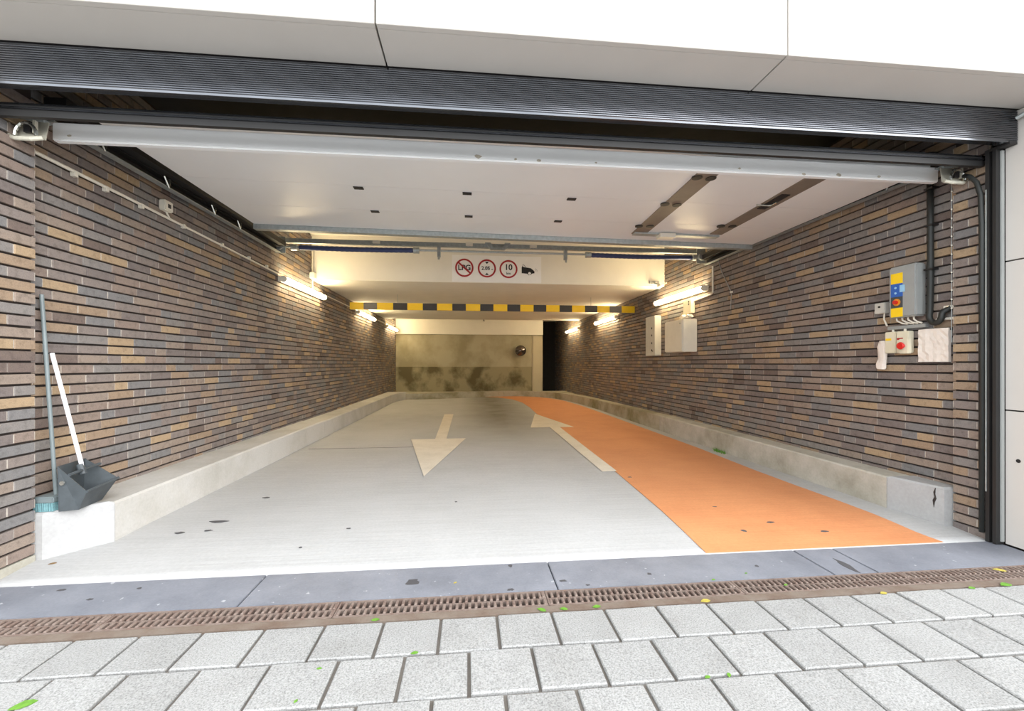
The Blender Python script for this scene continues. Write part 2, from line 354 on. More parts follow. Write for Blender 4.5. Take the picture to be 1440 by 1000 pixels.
def brick_field(parent, X, side, y0, y1, z0, z1, courses, limit=300, joint=.0045, pref=None):
    rows = []; z = z0
    k = 0
    while z+BHh <= z1+.001:
        for (ya, yb) in courses(k, y0, y1): rows.append((ya, yb, z+BHh/2))
        z += PZ; k += 1
    def key(b):
        yc = (b[0]+b[1])/2; vis = 0 if .2 < b[2] < 2.42 else 100
        return vis+math.hypot(yc, X)+.15*abs(b[2]-CAM_H)
    rows.sort(key=key); rest = MB()
    for i, (ya, yb, zc) in enumerate(rows):
        ln = yb-ya-joint; dx = random.uniform(-.0035, .0015)*side
        if ln < .02: continue
        if i < limit:
            o = inst('brick', bmesh_for(ln, side), parent, (X+dx, (ya+yb)/2, zc+random.uniform(-.0012, .0012)))
        else:
            m = brick_mesh(ln, side); rest.add([v+Vector((X+dx, (ya+yb)/2, zc)) for v in m.v], m.f)
    if rest.f: rest.build('brickwork', 'brick', parent)['kind'] = 'stuff'
    ms = MB(); z = z0
    while z+BHh <= z1+.001:
        ms.box(min(X-side*.004, X-side*.03), max(X-side*.004, X-side*.03), y0, y1, z+.003, z+BHh-.003); z += PZ
    ms.build('head_joint_mortar', 'mortar_light', parent)['kind'] = 'stuff'
def wild(seed):
    q = random.Random(seed)
    def f(k, y0, y1):
        out = []; y = y0; first = q.choice([.215, .16, .108, .054, .19])
        L = first
        while y < y1-.03:
            e = min(y+L, y1)
            if y1-e < .05: e = y1
            out.append((y, e)); y = e; L = .215 if q.random() < .8 else .108
        return out
    return f
def nibc(k, y0, y1):
    s = y1-y0; c = [None, .5, .62, .45][k % 4] if k % 2 else None
    if k % 2 == 0: return [(y0, y1)] if s < .26 else [(y0, y0+.2), (y0+.2, y1)]
    m = y0+s*(.42 if k % 4 == 1 else .55); return [(y0, m), (m, y1)]
def nibr(k, y0, y1):
    m = y0+(y1-y0)*(.32 if k % 2 else .56); return [(y0, m), (m, y1)]
YN_L, YN_R, YN0 = 2.5, 2.455, 2.262
zb = .045
for nm, X, sd, xo, lab in (('wall_left', XL, 1, -3.0, 'left tunnel wall of long dark brown and grey bricks'), ('wall_right', XR, -1, 3.8, 'right tunnel wall of long dark brown bricks')):
    yn = YN_L if sd == 1 else YN_R; xi = X-sd*PR
    yend = YB if sd == 1 else YB+1.6
    wl = tag(B(min(xo, xi), max(xo, xi), yn-.2, yend, -.2, 3.2).build(nm, 'mortar_dark'), lab, 'wall', kind='structure')
    brick_field(wl, X, sd, yn-.05, yend, zb, 3.0, wild(11 if sd == 1 else 23))
for nm, X, sd, yb, fn, lab in (('wall_jamb_left', NL, 1, YN_L, nibc, 'left brick jamb of the gateway'), ('wall_jamb_right', NR, -1, YN_R, nibr, 'right brick jamb of the gateway behind the black guide rail')):
    xi = X-sd*PR
    wl = tag(B(min(xi, X-sd*.5), max(xi, X-sd*.5), YN0, yb-.006, -.2, 2.9).build(nm, 'mortar_dark'), lab, 'wall', kind='structure')
    brick_field(wl, X, sd, YN0, yb, zb-.048, 2.5, fn)
    if sd == 1:   # grey render plinth
        B(X-.1, X-.001, YN0, yb-.001, -.05, .05).build('plinth', 'kerb', wl)

# ---------------------------------------------------------------- back wall, recess, ceilings
bw = tag(B(-3.0, 2.43, YB, YB+.4, -.2, 3.0).build('wall_back', 'back'), 'stained bare concrete wall closing the tunnel', 'wall', kind='structure')
pil = MB(); r = .05; P = [(2.08, YB), (2.08, YB-.03), (2.12, YB-.05), (2.38, YB-.05), (2.42, YB-.035), (2.432, YB)]
pil.prism(P, 'z', 0, 2.0); pil.build('rounded_pier', 'cream_paint', bw)
B(-3.0, 2.432, YB-.06, YB, 2.025, 3.0).build('painted_beam', 'white_paint', bw)
rc = tag(MB().box(2.43, 3.3, YB+1.5, YB+1.6, -.2, 3.0).box(2.33, 2.425, YB+.4, YB+1.5, -.2, 3.).build('wall_recess', 'recess_shade'), 'black recess beside the back wall', 'wall', kind='structure')
ce = tag(B(-3.6, 4.4, 4.3, 6.662, 3.0, 3.3).build('ceiling', 'white_paint', org=(0, 6, 3)), 'white tunnel ceiling', 'ceiling', kind='structure')
B(-3.6, 4.4, 2.5, 4.3, 3.0, 3.3).build('shaded_slab', 'shaded_soffit', ce)  # front ceiling strip coloured dark to imitate the shade over the door
ds = B(XL-.1, XR+.1, 6.662, 12.2, 2.325, 3.3).build('downstand', 'white_paint', ce)
B(XL-.1, XR+.1, 12.2, YB+1.7, 2.62, 3.3).build('rear_slab', 'white_paint', ce)
sp = thing('sprinkler', 'tiny dark sprinkler head under the far ceiling edge', 'sprinkler', (.41, 12.1, 2.26))
MB().tube([(.41, 12.1, 2.325), (.41, 12.1, 2.285)], .012).build('pipe', 'black_matt', sp); MB().tube([(.41, 12.1, 2.285), (.41, 12.1, 2.275)], .03).build('deflector', 'black_matt', sp)

# ---------------------------------------------------------------- kerbs
def kerb(name, poly, z1, mat, label):
    m = MB(); n_ = len(poly); b = .012
    ins = []
    for i in range(n_):
        p0, p, p1 = Vector(poly[i-1]), Vector(poly[i]), Vector(poly[(i+1) % n_])
        d0 = (p-p0).normalized(); d1 = (p1-p).normalized(); nn = (Vector((-d0.y, d0.x))+Vector((-d1.y, d1.x)))
        nn = nn.normalized(); k = 1/max(.5, nn.dot(Vector((-d0.y, d0.x)))); ins.append(p+nn*b*k)
    m.add([(x, y, -.05) for x, y in poly]+[(x, y, z1-b) for x, y in poly]+[(q_.x, q_.y, z1) for q_ in ins],
          [(i+k*n_, (i+1) % n_+k*n_, (i+1) % n_+(k+1)*n_, i+(k+1)*n_) for i in range(n_) for k in range(2)]+[tuple(range(2*n_, 3*n_))])
    return tag(m.build(name, mat), label, 'kerb', kind='structure')
ko = [(XL-.03, 2.503), (-2.258, 2.503), (-2.05, 2.695), (XL-.03, 2.695)]
kerb('kerb', ko, .266, 'kerb_white', 'white painted kerb end under the black dustpan')
kerb('kerb', [(XL-.03, 2.699), (-2.05, 2.699), (-2.05, 6.3), (XL-.03, 6.3)], .258, 'kerb_pale', 'long pale concrete kerb along the left brick wall')
kerb('kerb', [(XL-.03, 6.304), (-2.05, 6.304), (-2.05, 11.6), (-1.98, 12.3), (-1.85, 12.7), (XL-.03, 12.7)], .25, 'kerb_pale', 'far concrete kerb at the end of the left wall')
kw = kerb('kerb', [(3.045, 2.459), (XR+.03, 2.459), (XR+.03, 2.765), (2.968, 2.765)], .262, 'kerb_white', 'whitewashed kerb end with flaked paint beside the right jamb')
MB().prism([(2.5, .25), (2.512, .22), (2.505, .19), (2.517, .165), (2.509, .12), (2.503, .16), (2.496, .18), (2.502, .21)], 'x', 3.0305, 3.04).build('paint_crack', 'mortar_dark', kw)
kerb('kerb', [(2.966, 2.769), (XR+.03, 2.769), (XR+.03, 6.4), (2.955, 6.4)], .256, 'kerb', 'near concrete kerb along the right brick wall')
inner = [(2.955, 6.404), (2.94, 8), (2.93, 9.5), (2.87, 10.8), (2.76, 11.9), (2.55, 12.7), (2.2, 13.3), (1.7, 13.6), (1.1, 13.66), (.5, 13.5), (-.2, 13.2), (-.9, 12.85), (-1.5, 12.72), (-1.848, 12.704)]
outer = [(XL+.001, 12.704), (XL+.001, YB-.001), (XR-.05, YB-.001), (XR+.03, 13.5), (XR+.03, 6.404)]
# the curved kerb is split into short stones that follow the bend
def kerb_curve():
    path = [Vector(p) for p in inner]; wd = .2; m_ = len(path)
    left = []
    for i, p in enumerate(path):
        d = (path[min(i+1, m_-1)]-path[max(i-1, 0)]).normalized(); nrm = Vector((d.y, -d.x)); left.append(p+nrm*(wd if i > 0 else .235))
    root = thing('kerb', 'mossy kerb curving from the right wall round to the back wall', 'kerb', (2.95, 6.404, 0), None, 'structure')
    for i in range(m_-1):
        a, b, c, d = path[i], path[i+1], left[i+1], left[i]; z0 = lerp(.25, .19, min(1, i/6)); z1 = lerp(.25, .19, min(1, (i+1)/6))
        g = .002; u = (b-a).normalized()*g; a2, b2, c2, d2 = a+u, b-u, c-u, d+u
        MB().hexa([(a2.x, a2.y, -.05), (d2.x, d2.y, -.05), (c2.x, c2.y, -.05), (b2.x, b2.y, -.05), (a2.x, a2.y, z0), (d2.x, d2.y, z0), (c2.x, c2.y, z1), (b2.x, b2.y, z1)]).build('kerb_stone', 'kerb_moss', root)
    # fill behind the bend
    L2 = [(v.x, v.y) for v in left]
    fillp = [p for p in L2[3:]]+[(XL-.05, 12.72), (XL-.05, YB), (XR+.03, YB), (XR+.03, L2[3][1])]
    MB().prism([(x, y) for x, y in fillp], 'z', -.05, .165).build('verge', 'kerb_moss', root)
kerb_curve()

# ---------------------------------------------------------------- facade cladding
YF, ZS = 1.874, 2.518
fa = tag(MB().box(-12, 12, YF+.03, 2.14, ZS+.03, 6.5).box(-12, 12, 2.14, 2.5, 2.52, 6.5).box(3.155, 12, YF+.03, 2.46, -.2, ZS+.03).box(-12, -2.345, YF+.03, 2.46, -.2, ZS+.03)
         .build('wall_front', 'clad_joint', org=(0, 2, 0)), 'pale stone clad facade over the gateway', 'wall', kind='structure')
jx = [-2.31-1.9*2, -2.31-1.9, -2.31, -.402, 1.497, 3.39, 5.29, 7.19]; g = .004
for a, b in zip(jx, jx[1:]):
    for z0, z1 in ((ZS, 3.85), (3.85, 5.2), (5.2, 6.5)):
        BB(a+g, b-g, YF, YF+.03, z0+(g if z0 > 3 else 0), z1-g, b=.002).build('cladding_panel', 'clad', fa)
for a, b in zip([-2.34, -.402, 1.497], [-.402, 1.497, 3.15]):
    BB(a+g, b-g, YF+.0305, 2.139, ZS, ZS+.03, b=.0015).build('soffit_panel', 'clad', fa)
zj = [0.004, .79, 1.66, ZS]
for z0, z1 in zip(zj, zj[1:]):
    for x0, x1 in ((3.125, 3.155), (-2.345, -2.315)):
        BB(x0, x1, YF+.0305, 2.2, z0+g, z1-g, b=.0015).build('reveal_panel', 'clad', fa)
    for a, b in ((3.125, 5.2), (5.2, 7.2), (-4.3, -2.315), (-6.3, -4.3)):
        BB(a+(0 if a == 3.125 else g), b-g, YF, YF+.03, z0+g, z1-g, b=.002).build('cladding_panel', 'clad', fa)
MB().tube([(3.1235, 2.14, .505), (3.126, 2.14, .505)], .011).build('fixing_hole', 'black_matt', fa)
eb = thing('turnbuckle', 'small galvanised turnbuckle hooked at the right end of the shutter box', 'fixing', (3.1, 2.05, 2.42))
MB().tube([(3.09, 2.125, 2.455), (3.10, 2.08, 2.47)], .011).build('shank', 'galv', eb); MB().tube([(3.10, 2.08, 2.47), (3.105, 2.06, 2.476)], .017, 6).build('nut', 'chrome', eb)
MB().tube([(3.105+.022*math.cos(a_), 2.035+.022*math.sin(a_), 2.48+.006*math.cos(a_)) for a_ in [k*math.pi/6 for k in range(13)]], .006, 6, False).build('eye', 'galv', eb)

# ---------------------------------------------------------------- roller shutter box, guides, bottom rail
rb = thing('shutter_box', 'black ribbed roller shutter box across the top of the gateway', 'shutter', (.4, 2.3, 2.33))
prof = [(2.142, 2.512)]; nr = 16
for k in range(nr):
    zt = lerp(2.505, 2.337, k/nr); zq = lerp(2.505, 2.337, (k+1)/nr); dz = zt-zq
    prof += [(2.1425, zt), (2.139, zt-dz*.12), (2.1375, zt-dz*.3), (2.1375, zt-dz*.62), (2.139, zt-dz*.82), (2.1425, zq)]
prof += [(2.145, 2.328), (2.185, 2.328), (2.185, 2.512)]
MB().prism(prof, 'x', -2.31, 3.118).build('ribbed_cover', 'black', rb)
B(3.07, 3.119, 2.141, 2.26, 2.318, 2.334).build('end_bracket', 'black_matt', rb); B(-2.31, -2.26, 2.141, 2.26, 2.318, 2.334).build('end_bracket', 'black_matt', rb)
br = thing('shutter_bottom_bar', 'thin black bottom bar of the raised shutter below the ribbed box', 'shutter bar', (.4, 2.3, 2.24))
B(-2.275, 3.09, 2.275, 2.30, 2.252, 2.312).build('bar', 'black_matt', br); B(-2.275, 3.09, 2.266, 2.275, 2.285, 2.293).build('bead', 'black', br); B(-2.275, 3.09, 2.268, 2.275, 2.305, 2.312).build('bead', 'black', br)
for sd, X, xi, lab in ((1, 3.123, 3.07, 'black vertical shutter guide beside the right brick jamb'), (-1, -2.313, -2.262, 'black vertical shutter guide beside the left brick jamb')):
    gd = thing('guide_rail', lab, 'guide rail', (X, 2.23, 0))
    MB().prism([(X, 2.205), (xi, 2.205), (xi, 2.222), (xi+sd*.02, 2.222), (xi+sd*.02, 2.238), (xi, 2.238), (xi, 2.258), (X, 2.258)], 'z', .003, 2.318).build('channel', 'black_matt', gd)
    B(min(X-sd*.026, X-sd*.006), max(X-sd*.026, X-sd*.006), 2.198, 2.205, .02, 2.31).build('cable_strip', 'grey_box', gd)
    B(min(xi-sd*.003, xi), max(xi-sd*.003, xi), 2.25, 2.256, .3, 2.1).build('brush_seal', 'galv', gd)

# ---------------------------------------------------------------- sectional door, raised
def lz(x, y):
    k = (x+2.1)/5.15; return lerp(2.41, 2.35, k)
DX0, DX1 = -2.07, 3.05
door = tag(thing('sectional_door', 'raised white sectional garage door lying overhead under the ceiling', 'garage door', (.4, 2.5, 2.25)), kind=None)
BB(-2.205, 3.05, 2.495, 2.535, 2.248, 2.345, b=.006).build('bottom_profile', 'door_white', door)
def slab_on_leaf(x0, x1, y0, y1, dz0, dz1, x0b=None, x1b=None):
    x0b = x0 if x0b is None else x0b; x1b = x1 if x1b is None else x1b; m = MB()
    P = [(x0, y0), (x1, y0), (x1b, y1), (x0b, y1)]
    return m.hexa([(x, y, lz(x, y)+dz0) for x, y in P]+[(x, y, lz(x, y)+dz1) for x, y in P])
sy = [2.536, 3.29, 3.80, 4.33]
secs = []
for a, b in zip(sy, sy[1:]): secs.append(slab_on_leaf(DX0+.01, DX1-.01, a+.002, b-.002, 0, .045).build('door_section', 'door_white', door))
slab_on_leaf(DX0, DX1, 4.335, 4.40, -.045, .05).build('top_channel', 'galv', door)
for x, y in [(-.835, 3.33), (-.017, 3.33), (.81, 3.335), (-.82, 3.83), (-.006, 3.845), (.812, 3.865)]:
    slab_on_leaf(x-.035, x+.035, y-.022, y+.022, -.006, .002).build('hinge_slot', 'black_plastic', door)
for (a0, a1, b0, b1, y1) in ((1.54, 1.69, 1.61, 1.755, 4.12), (2.32, 2.475, 2.38, 2.505, 4.03)):
    s_ = slab_on_leaf(a0, a1, 2.54, y1, -.007, .002, b0, b1).build('wicket_frame', 'brown_strip', door)
for x, y in [(1.583, 3.329), (1.686, 3.331), (1.592, 3.885), (1.694, 3.87), (2.345, 3.783), (2.45, 3.769), (1.579, 2.83), (1.68, 2.83)]:
    z = lz(x, y)-.008; MB().tube([(x, y, z-.004), (x, y, z+.006)], .036, 12).build('hinge_cap', 'black_plastic', door)
slab_on_leaf(2.36, 2.43, 3.02, 3.32, -.012, -.004, 2.375, 2.445).build('lock_plate', 'black_plastic', door)
lk = MB().tube([(2.30, 3.22, lz(2.2, 3)-.02), (2.42, 3.22, lz(2.2, 3)-.02), (2.42, 3.15, lz(2.2, 3)-.02)], .008).build('door_handle', 'chrome', door)
slab_on_leaf(1.62, 2.5, 4.06, 4.13, -.02, -.002).build('closer_rail', 'galv', door)
MB().bevbox(1.87, 2.03, 4.03, 4.13, lz(1.9, 4.05)-.05, lz(1.9, 4.05)-.01).build('door_closer', 'plastic_white', door)

for i, (x, z, r_) in enumerate(((.05, 2.27, .022), (.27, 2.265, .012), (.41, 2.263, .015), (.755, 2.267, .009), (1.669, 2.274, .01), (2.10, 2.258, .014), (2.34, 2.264, .02), (2.62, 2.266, .013), (-2.12, 2.275, .012))):
    MB().prism([(x+(a-x), z+(b-z)*.6) for a, b in blob(x, z, r_, r_, 9, 70+i)], 'y', 2.4935, 2.4955).build('paint_chip', 'chip', door)
# door tracks, brackets, spring shaft
for sd, X, lab in ((-1, -2.30, 'horizontal steel door track under the ceiling on the left wall'), (1, 3.13, 'horizontal steel door track under the ceiling on the right wall')):
    tr = thing('door_track', lab, 'door track', (X, 4, 2.38))
    z0, z1 = (2.392, 2.41) if sd < 0 else (2.36, 2.38)
    x0, x1 = min(X, X-sd*.05), max(X, X-sd*.05)
    def tb(x0, x1, za, zb_): 
        return MB().hexa([(x0, 2.56, za), (x1, 2.56, za), (x1, 5.36, za+(z1-z0)), (x0, 5.36, za+(z1-z0)), (x0, 2.56, zb_), (x1, 2.56, zb_), (x1, 5.36, zb_+(z1-z0)), (x0, 5.36, zb_+(z1-z0))])
    tb(x0, x1, z0-.012, z0-.004).build('lower_flange', 'galv', tr)
    tb(x0, x1, z0+.05, z0+.058).build('upper_flange', 'black_matt', tr)
    tb(X-.002, X+.002, z0-.012, z0+.058).build('web', 'black_matt', tr)
    tb(X if sd < 0 else X-.07, X+.11 if sd < 0 else X, z0+.062, z0+.12).build('support_angle', 'black_matt', tr)
    for y in (2.86, 3.42, 4.0, 4.42):
        zc = lerp(z0, z1, (y-2.56)/2.94); xm = X-sd*.06
        MB().tube([(xm, y-.03, zc+.05), (xm-sd*.01, y, zc-.02), (xm, y+.03, zc+.05)], .007, 6).build('hanger_clip', 'chrome', tr)
    for y in (3.0, 4.4, 5.2):
        zc = lerp(z0, z1, (y-2.56)/2.94); xw = XL if sd < 0 else XR
        B(min(xw, X), max(xw, X), y, y+.05, zc+.05, zc+.056).build('wall_bracket', 'galv', tr)
for sd, X, nx, lab in ((-1, -2.2, NL, 'shiny zinc roller bracket at the left end of the raised door'), (1, 3.02, NR, 'shiny zinc roller bracket at the right end of the raised door')):
    rk = thing('roller_bracket', lab, 'bracket', (X, 2.45, 2.2)); s_ = sd
    xa = X+s_*.025; Z0 = 2.252
    MB().hexa([(xa-.085, 2.40, Z0-.045), (xa+.075, 2.40, Z0-.05), (xa+.075, 2.405, Z0-.05), (xa-.085, 2.405, Z0-.045), (xa-.05, 2.44, Z0+.06), (xa+.055, 2.44, Z0+.06), (xa+.055, 2.445, Z0+.06), (xa-.05, 2.445, Z0+.06)]).build('cover_plate', 'zinc_pale', rk)
    MB().tube([(xa-.085, 2.39, Z0-.045), (xa-.04, 2.377, Z0-.058), (xa+.03, 2.377, Z0-.058), (xa+.075, 2.39, Z0-.045)], .011, 8).build('cover_lip', 'zinc_pale', rk)
    MB().tube([(xa+.05*math.cos(a_), 2.383, Z0-.04+.065*math.sin(a_)) for a_ in [k*math.pi/8 for k in range(9)]], .008, 6).build('bow', 'chrome', rk)
    B(xa-.014, xa+.018, 2.386, 2.4, Z0-.02, Z0+.035).build('slot', 'black_plastic', rk)
    B(xa+.03, xa+.042, 2.384, 2.4, Z0-.025, Z0+.04).build('rib', 'zinc_pale', rk)
    MB().tube([(xa+s_*.075, 2.385, Z0-.04), (xa+s_*.09, 2.39, Z0+.06)], .008, 6).build('strut', 'zinc_pale', rk)
    MB().tube([(X-s_*.02, 2.43, Z0+.06), (X+s_*.1, 2.42, Z0+.07)], .008, 6).build('axle', 'galv', rk)
    B(min(X, X+s_*.1), max(X, X+s_*.1), 2.42, 2.5, Z0+.075, Z0+.082).build('top_plate', 'galv', rk)
sh = thing('torsion_shaft', 'galvanised torsion spring shaft behind the raised door', 'door spring', (.4, 5.43, 2.48))
MB().tube([(-2.3, 5.43, 2.485), (3.1, 5.43, 2.485)], .013).build('shaft', 'galv', sh)
B(-2.33, 3.14, 5.46, 5.50, 2.545, 2.60).build('angle_beam', 'galv', sh)
def spring(x0, x1):
    n_ = 46; pts = []; rs = []
    for i in range(n_+1): 
        pts.append((lerp(x0, x1, i/n_), 5.43, 2.48-.006*math.sin(math.pi*i/n_))); rs.append(.032 if i % 2 else .029)
    return MB().tube(pts, rs, 12)
spring(-2.06, -.70).build('torsion_spring', 'spring', sh, True)['label'] = 'blue torsion spring'
spring(1.58, 2.95).build('torsion_spring', 'spring', sh, True)['label'] = 'blue torsion spring'
for x in (-2.12, -.66, 1.54, 3.0):
    MB().tube([(x-.035, 5.43, 2.482), (x+.035, 5.43, 2.482)], .04, 12).build('spring_cone', 'galv', sh)
for x in (-.38, 1.24):
    m = MB().box(x-.02, x+.02, 5.41, 5.46, 2.41, 2.545); m.build('bearing_bracket', 'galv', sh); MB().tube([(x, 5.40, 2.40), (x, 5.40, 2.37)], .014, 8).build('bolt', 'galv', sh)
MB().prism([(.2, 2.6), (.27, 2.515), (.45, 2.515), (.52, 2.6), (.45, 2.6), (.42, 2.54), (.30, 2.54), (.27, 2.6)], 'y', 5.40, 5.455).build('centre_bracket', 'galv', sh)
for x in (-1.15, .0, .82): BB(x-.045, x+.045, 5.43, 5.46, 2.56, 2.6, b=.003).build('white_clip', 'plastic_white', sh)
for x in (-2.27, 3.07):
    B(x-.06, x+.06, 5.40, 5.41, 2.40, 2.60).build('end_plate', 'galv', sh); MB().tube([(x, 5.36, 2.485), (x, 5.41, 2.485)], .05, 14).build('cable_drum', 'galv', sh)

# ---------------------------------------------------------------- height bar
hb = thing('height_bar', 'yellow and black striped height limit bar across the tunnel', 'height bar', (.5, 7.9, 2.04))
bx = [492+(x_-33)/1210*401 for x_ in (33, 88, 142, 207, 265, 328, 387, 450, 507, 567, 623, 682, 738, 795, 850, 908, 963, 1020, 1075, 1130, 1184, 1243)]
for i in range(21):
    a, b = (lerp(-2.131, 3.15, (bx[i+k]-492)/401+(.012 if False else 0)) for k in (0, 1))
    mt = 'yellow' if i % 2 == 0 else ('bar_grey' if i in (1, 19) else 'bar_black')
    BB(a, b, 7.89, 7.93, 2.042, 2.166, b=.002).build('stripe', mt, hb)
for x in (-1.3, 2.3): MB().tube([(x, 7.925, 2.15), (x, 7.925, 2.327)], .004, 6).build('hanger', 'galv', hb)

# ---------------------------------------------------------------- sign board
YS = 6.662
sg = thing('sign_board', 'white sign board with three red ring signs and a car symbol', 'sign', (.43, YS, 2.33))
B(-.265, 1.13, YS-.008, YS-.0005, 2.335, 2.75).build('board', 'sign_white', sg)
def ring(cx, cz, r0, r1, n_=36):
    m = MB(); y0, y1 = YS-.0105, YS-.008
    for k in range(n_):
        a, b = 2*math.pi*k/n_, 2*math.pi*(k+1)/n_
        P = [(cx+r*math.cos(t_), cz+r*math.sin(t_)) for r, t_ in ((r0, a), (r1, a), (r1, b), (r0, b))]
        m.add([(x, y0, z) for x, z in P], [(0, 1, 2, 3)]); m.add([(x, y1, z) for x, z in P], [(3, 2, 1, 0)])
    return m
def text(s_, cx, cz, h, name='lettering', y=YS-.0108, mat='ink'):
    cu = bpy.data.curves.new('t', 'FONT'); cu.body = s_; cu.align_x = 'CENTER'; cu.align_y = 'CENTER'; cu.size = h; cu.extrude = .0008; cu.offset = h*.022
    o = bpy.data.objects.new('t', cu); C.objects.link(o); bpy.context.view_layer.update()
    me = bpy.data.meshes.new_from_object(o.evaluated_get(bpy.context.evaluated_depsgraph_get())); bpy.data.objects.remove(o)
    me.transform(Matrix.Rotation(math.pi/2, 4, 'X')); me.materials.clear(); me.materials.append(M[mat]); me.name = name
    return inst(name, me, sg, (cx, y, cz))
cs = [(-.077, 2.552), (.272, 2.55), (.61, 2.546)]
for cx, cz in cs: ring(cx, cz, .116, .142).build('red_ring', 'red', sg)
text('LPG', cs[0][0], cs[0][1], .115)
a_ = math.radians(-42); d = Vector((math.cos(a_), math.sin(a_))); nn = Vector((-d.y, d.x))*.012; cx, cz = cs[0]
MB().prism([(cx-d.x*.122+nn.x, cz-d.y*.122+nn.y), (cx-d.x*.122-nn.x, cz-d.y*.122-nn.y), (cx+d.x*.122-nn.x, cz+d.y*.122-nn.y), (cx+d.x*.122+nn.x, cz+d.y*.122+nn.y)], 'y', YS-.0135, YS-.008).build('slash', 'red', sg)
cx, cz = cs[1]; text('2.05', cx-.018, cz, .078); text('m', cx+.083, cz-.014, .035)
MB().prism([(cx-.03, cz+.103), (cx+.03, cz+.103), (cx, cz+.068)], 'y', YS-.0108, YS-.008).build('arrowhead', 'ink', sg)
MB().prism([(cx-.03, cz-.103), (cx+.03, cz-.103), (cx, cz-.068)], 'y', YS-.0108, YS-.008).build('arrowhead', 'ink', sg)
cx, cz = cs[2]; text('10', cx, cz+.025, .125); text('km', cx, cz-.068, .055)
cx, cz = .93, 2.545
car = [(-.112, -.058), (-.112, .03), (-.098, .065), (-.09, .04), (-.02, .03), (.03, .024), (.068, -.004), (.092, -.03), (.09, -.055), (.05, -.062), (.035, -.08), (0, -.088), (-.025, -.065)]
MB().prism([(cx+x, cz+z) for x, z in car], 'y', YS-.0108, YS-.008).build('car_symbol', 'ink', sg)
MB().tube([(cx+.012, YS-.012, cz-.06), (cx+.012, YS-.009, cz-.06)], .022, 14).build('car_wheel', 'sign_white', sg)
MB().tube([(cx-.1, YS-.01, cz+.075), (cx-.085, YS-.01, cz+.078), (cx-.045, YS-.01, cz+.04)], .003, 5).build('exhaust_mark', 'ink', sg)
for r in (.025, .042): MB().tube([(cx+.09+r*math.cos(k*.28-.2), YS-.01, cz-.02+r*math.sin(k*.28-.2)) for k in range(6)], .002, 4).build('fume_mark', 'bar_grey', sg)

# ---------------------------------------------------------------- wall lamps
def lamp(side, y0, y1, zc, lab):
    X = XL if side < 0 else XR; s_ = -side
    L = thing('wall_lamp', lab, 'lamp', (X, (y0+y1)/2, zc), 'fluorescent wall lamps in the tunnel')
    def bx_(a, b): return (min(X+s_*a, X+s_*b), max(X+s_*a, X+s_*b))
    BB(*bx_(.0, .035), y0, y1, zc-.035, zc+.035, b=.005).build('housing', 'plastic_white', L)
    MB().tube([(X+s_*.062, y0+.03, zc), (X+s_*.062, y1-.03, zc)], .036, 14).build('diffuser', 'tube', L, True)
    for a, b in ((y0, y0+.03), (y1-.03, y1)): MB().tube([(X+s_*.062, a, zc), (X+s_*.062, b, zc)], .039, 14).build('end_cap', 'plastic_white', L)
lamp(-1, 5.52, 7.05, 2.115, 'lit fluorescent lamp on the left wall nearest the entrance')
lamp(-1, 9.1, 10.65, 2.135, 'middle lit fluorescent lamp on the left wall')
lamp(-1, 12.3, 13.85, 2.13, 'farthest lit fluorescent lamp on the left wall')
lamp(1, 5.37, 6.87, 2.07, 'lit fluorescent lamp on the right wall above the white cabinet')
lamp(1, 8.8, 10.3, 2.06, 'middle lit fluorescent lamp on the right wall')
lamp(1, 11.95, 13.45, 2.08, 'farthest lit fluorescent lamp on the right wall')

# ---------------------------------------------------------------- left wall conduit
cd = thing('conduit', 'thin white cable conduit running along the upper left wall', 'conduit', (XL, 4, 2.2))
xw = XL+.017
MB().tube([(xw, 2.51, 2.205), (xw, 3.2, 2.20), (xw, 3.9, 2.19), (xw, 5.5, 2.165)], .010, 8).build('pipe', 'plastic_white', cd)
MB().tube([(xw, 7.0, 2.18), (xw, 13.9, 2.19)], .010, 8).build('pipe', 'plastic_white', cd)
for y in (2.78, 3.0, 3.3, 3.75, 4.3, 4.8, 5.2): B(XL+.0025, XL+.028, y-.012, y+.012, 2.172, 2.205).build('clip', 'plastic_white', cd)
jb = thing('junction_box', 'white junction box on the left wall above the conduit', 'junction box', (XL, 3.53, 2.25))
BB(XL, XL+.05, 3.49, 3.58, 2.235, 2.315, b=.006).build('box', 'plastic_white', jb); MB().tube([(XL+.02, 3.54, 2.24), (XL+.02, 3.58, 2.2)], .007, 6).build('cable', 'plastic_white', jb)
B(XL+.05, XL+.053, 3.52, 3.55, 2.26, 2.29).build('slot', 'black_plastic', jb)
jb = thing('junction_box', 'white junction box at the left corner of the sign beam', 'junction box', (XL, 6.6, 2.36))
BB(XL, XL+.07, 6.56, 6.655, 2.33, 2.42, b=.006).build('box', 'plastic_white', jb); MB().tube([(XL+.03, 6.61, 2.41), (XL+.03, 6.61, 2.9)], .009, 8).build('pipe', 'plastic_white', jb)
MB().tube([(XL+.03, 6.61, 2.34), (XL+.03, 6.61, 2.15)], .009, 8).build('pipe', 'plastic_white', jb)

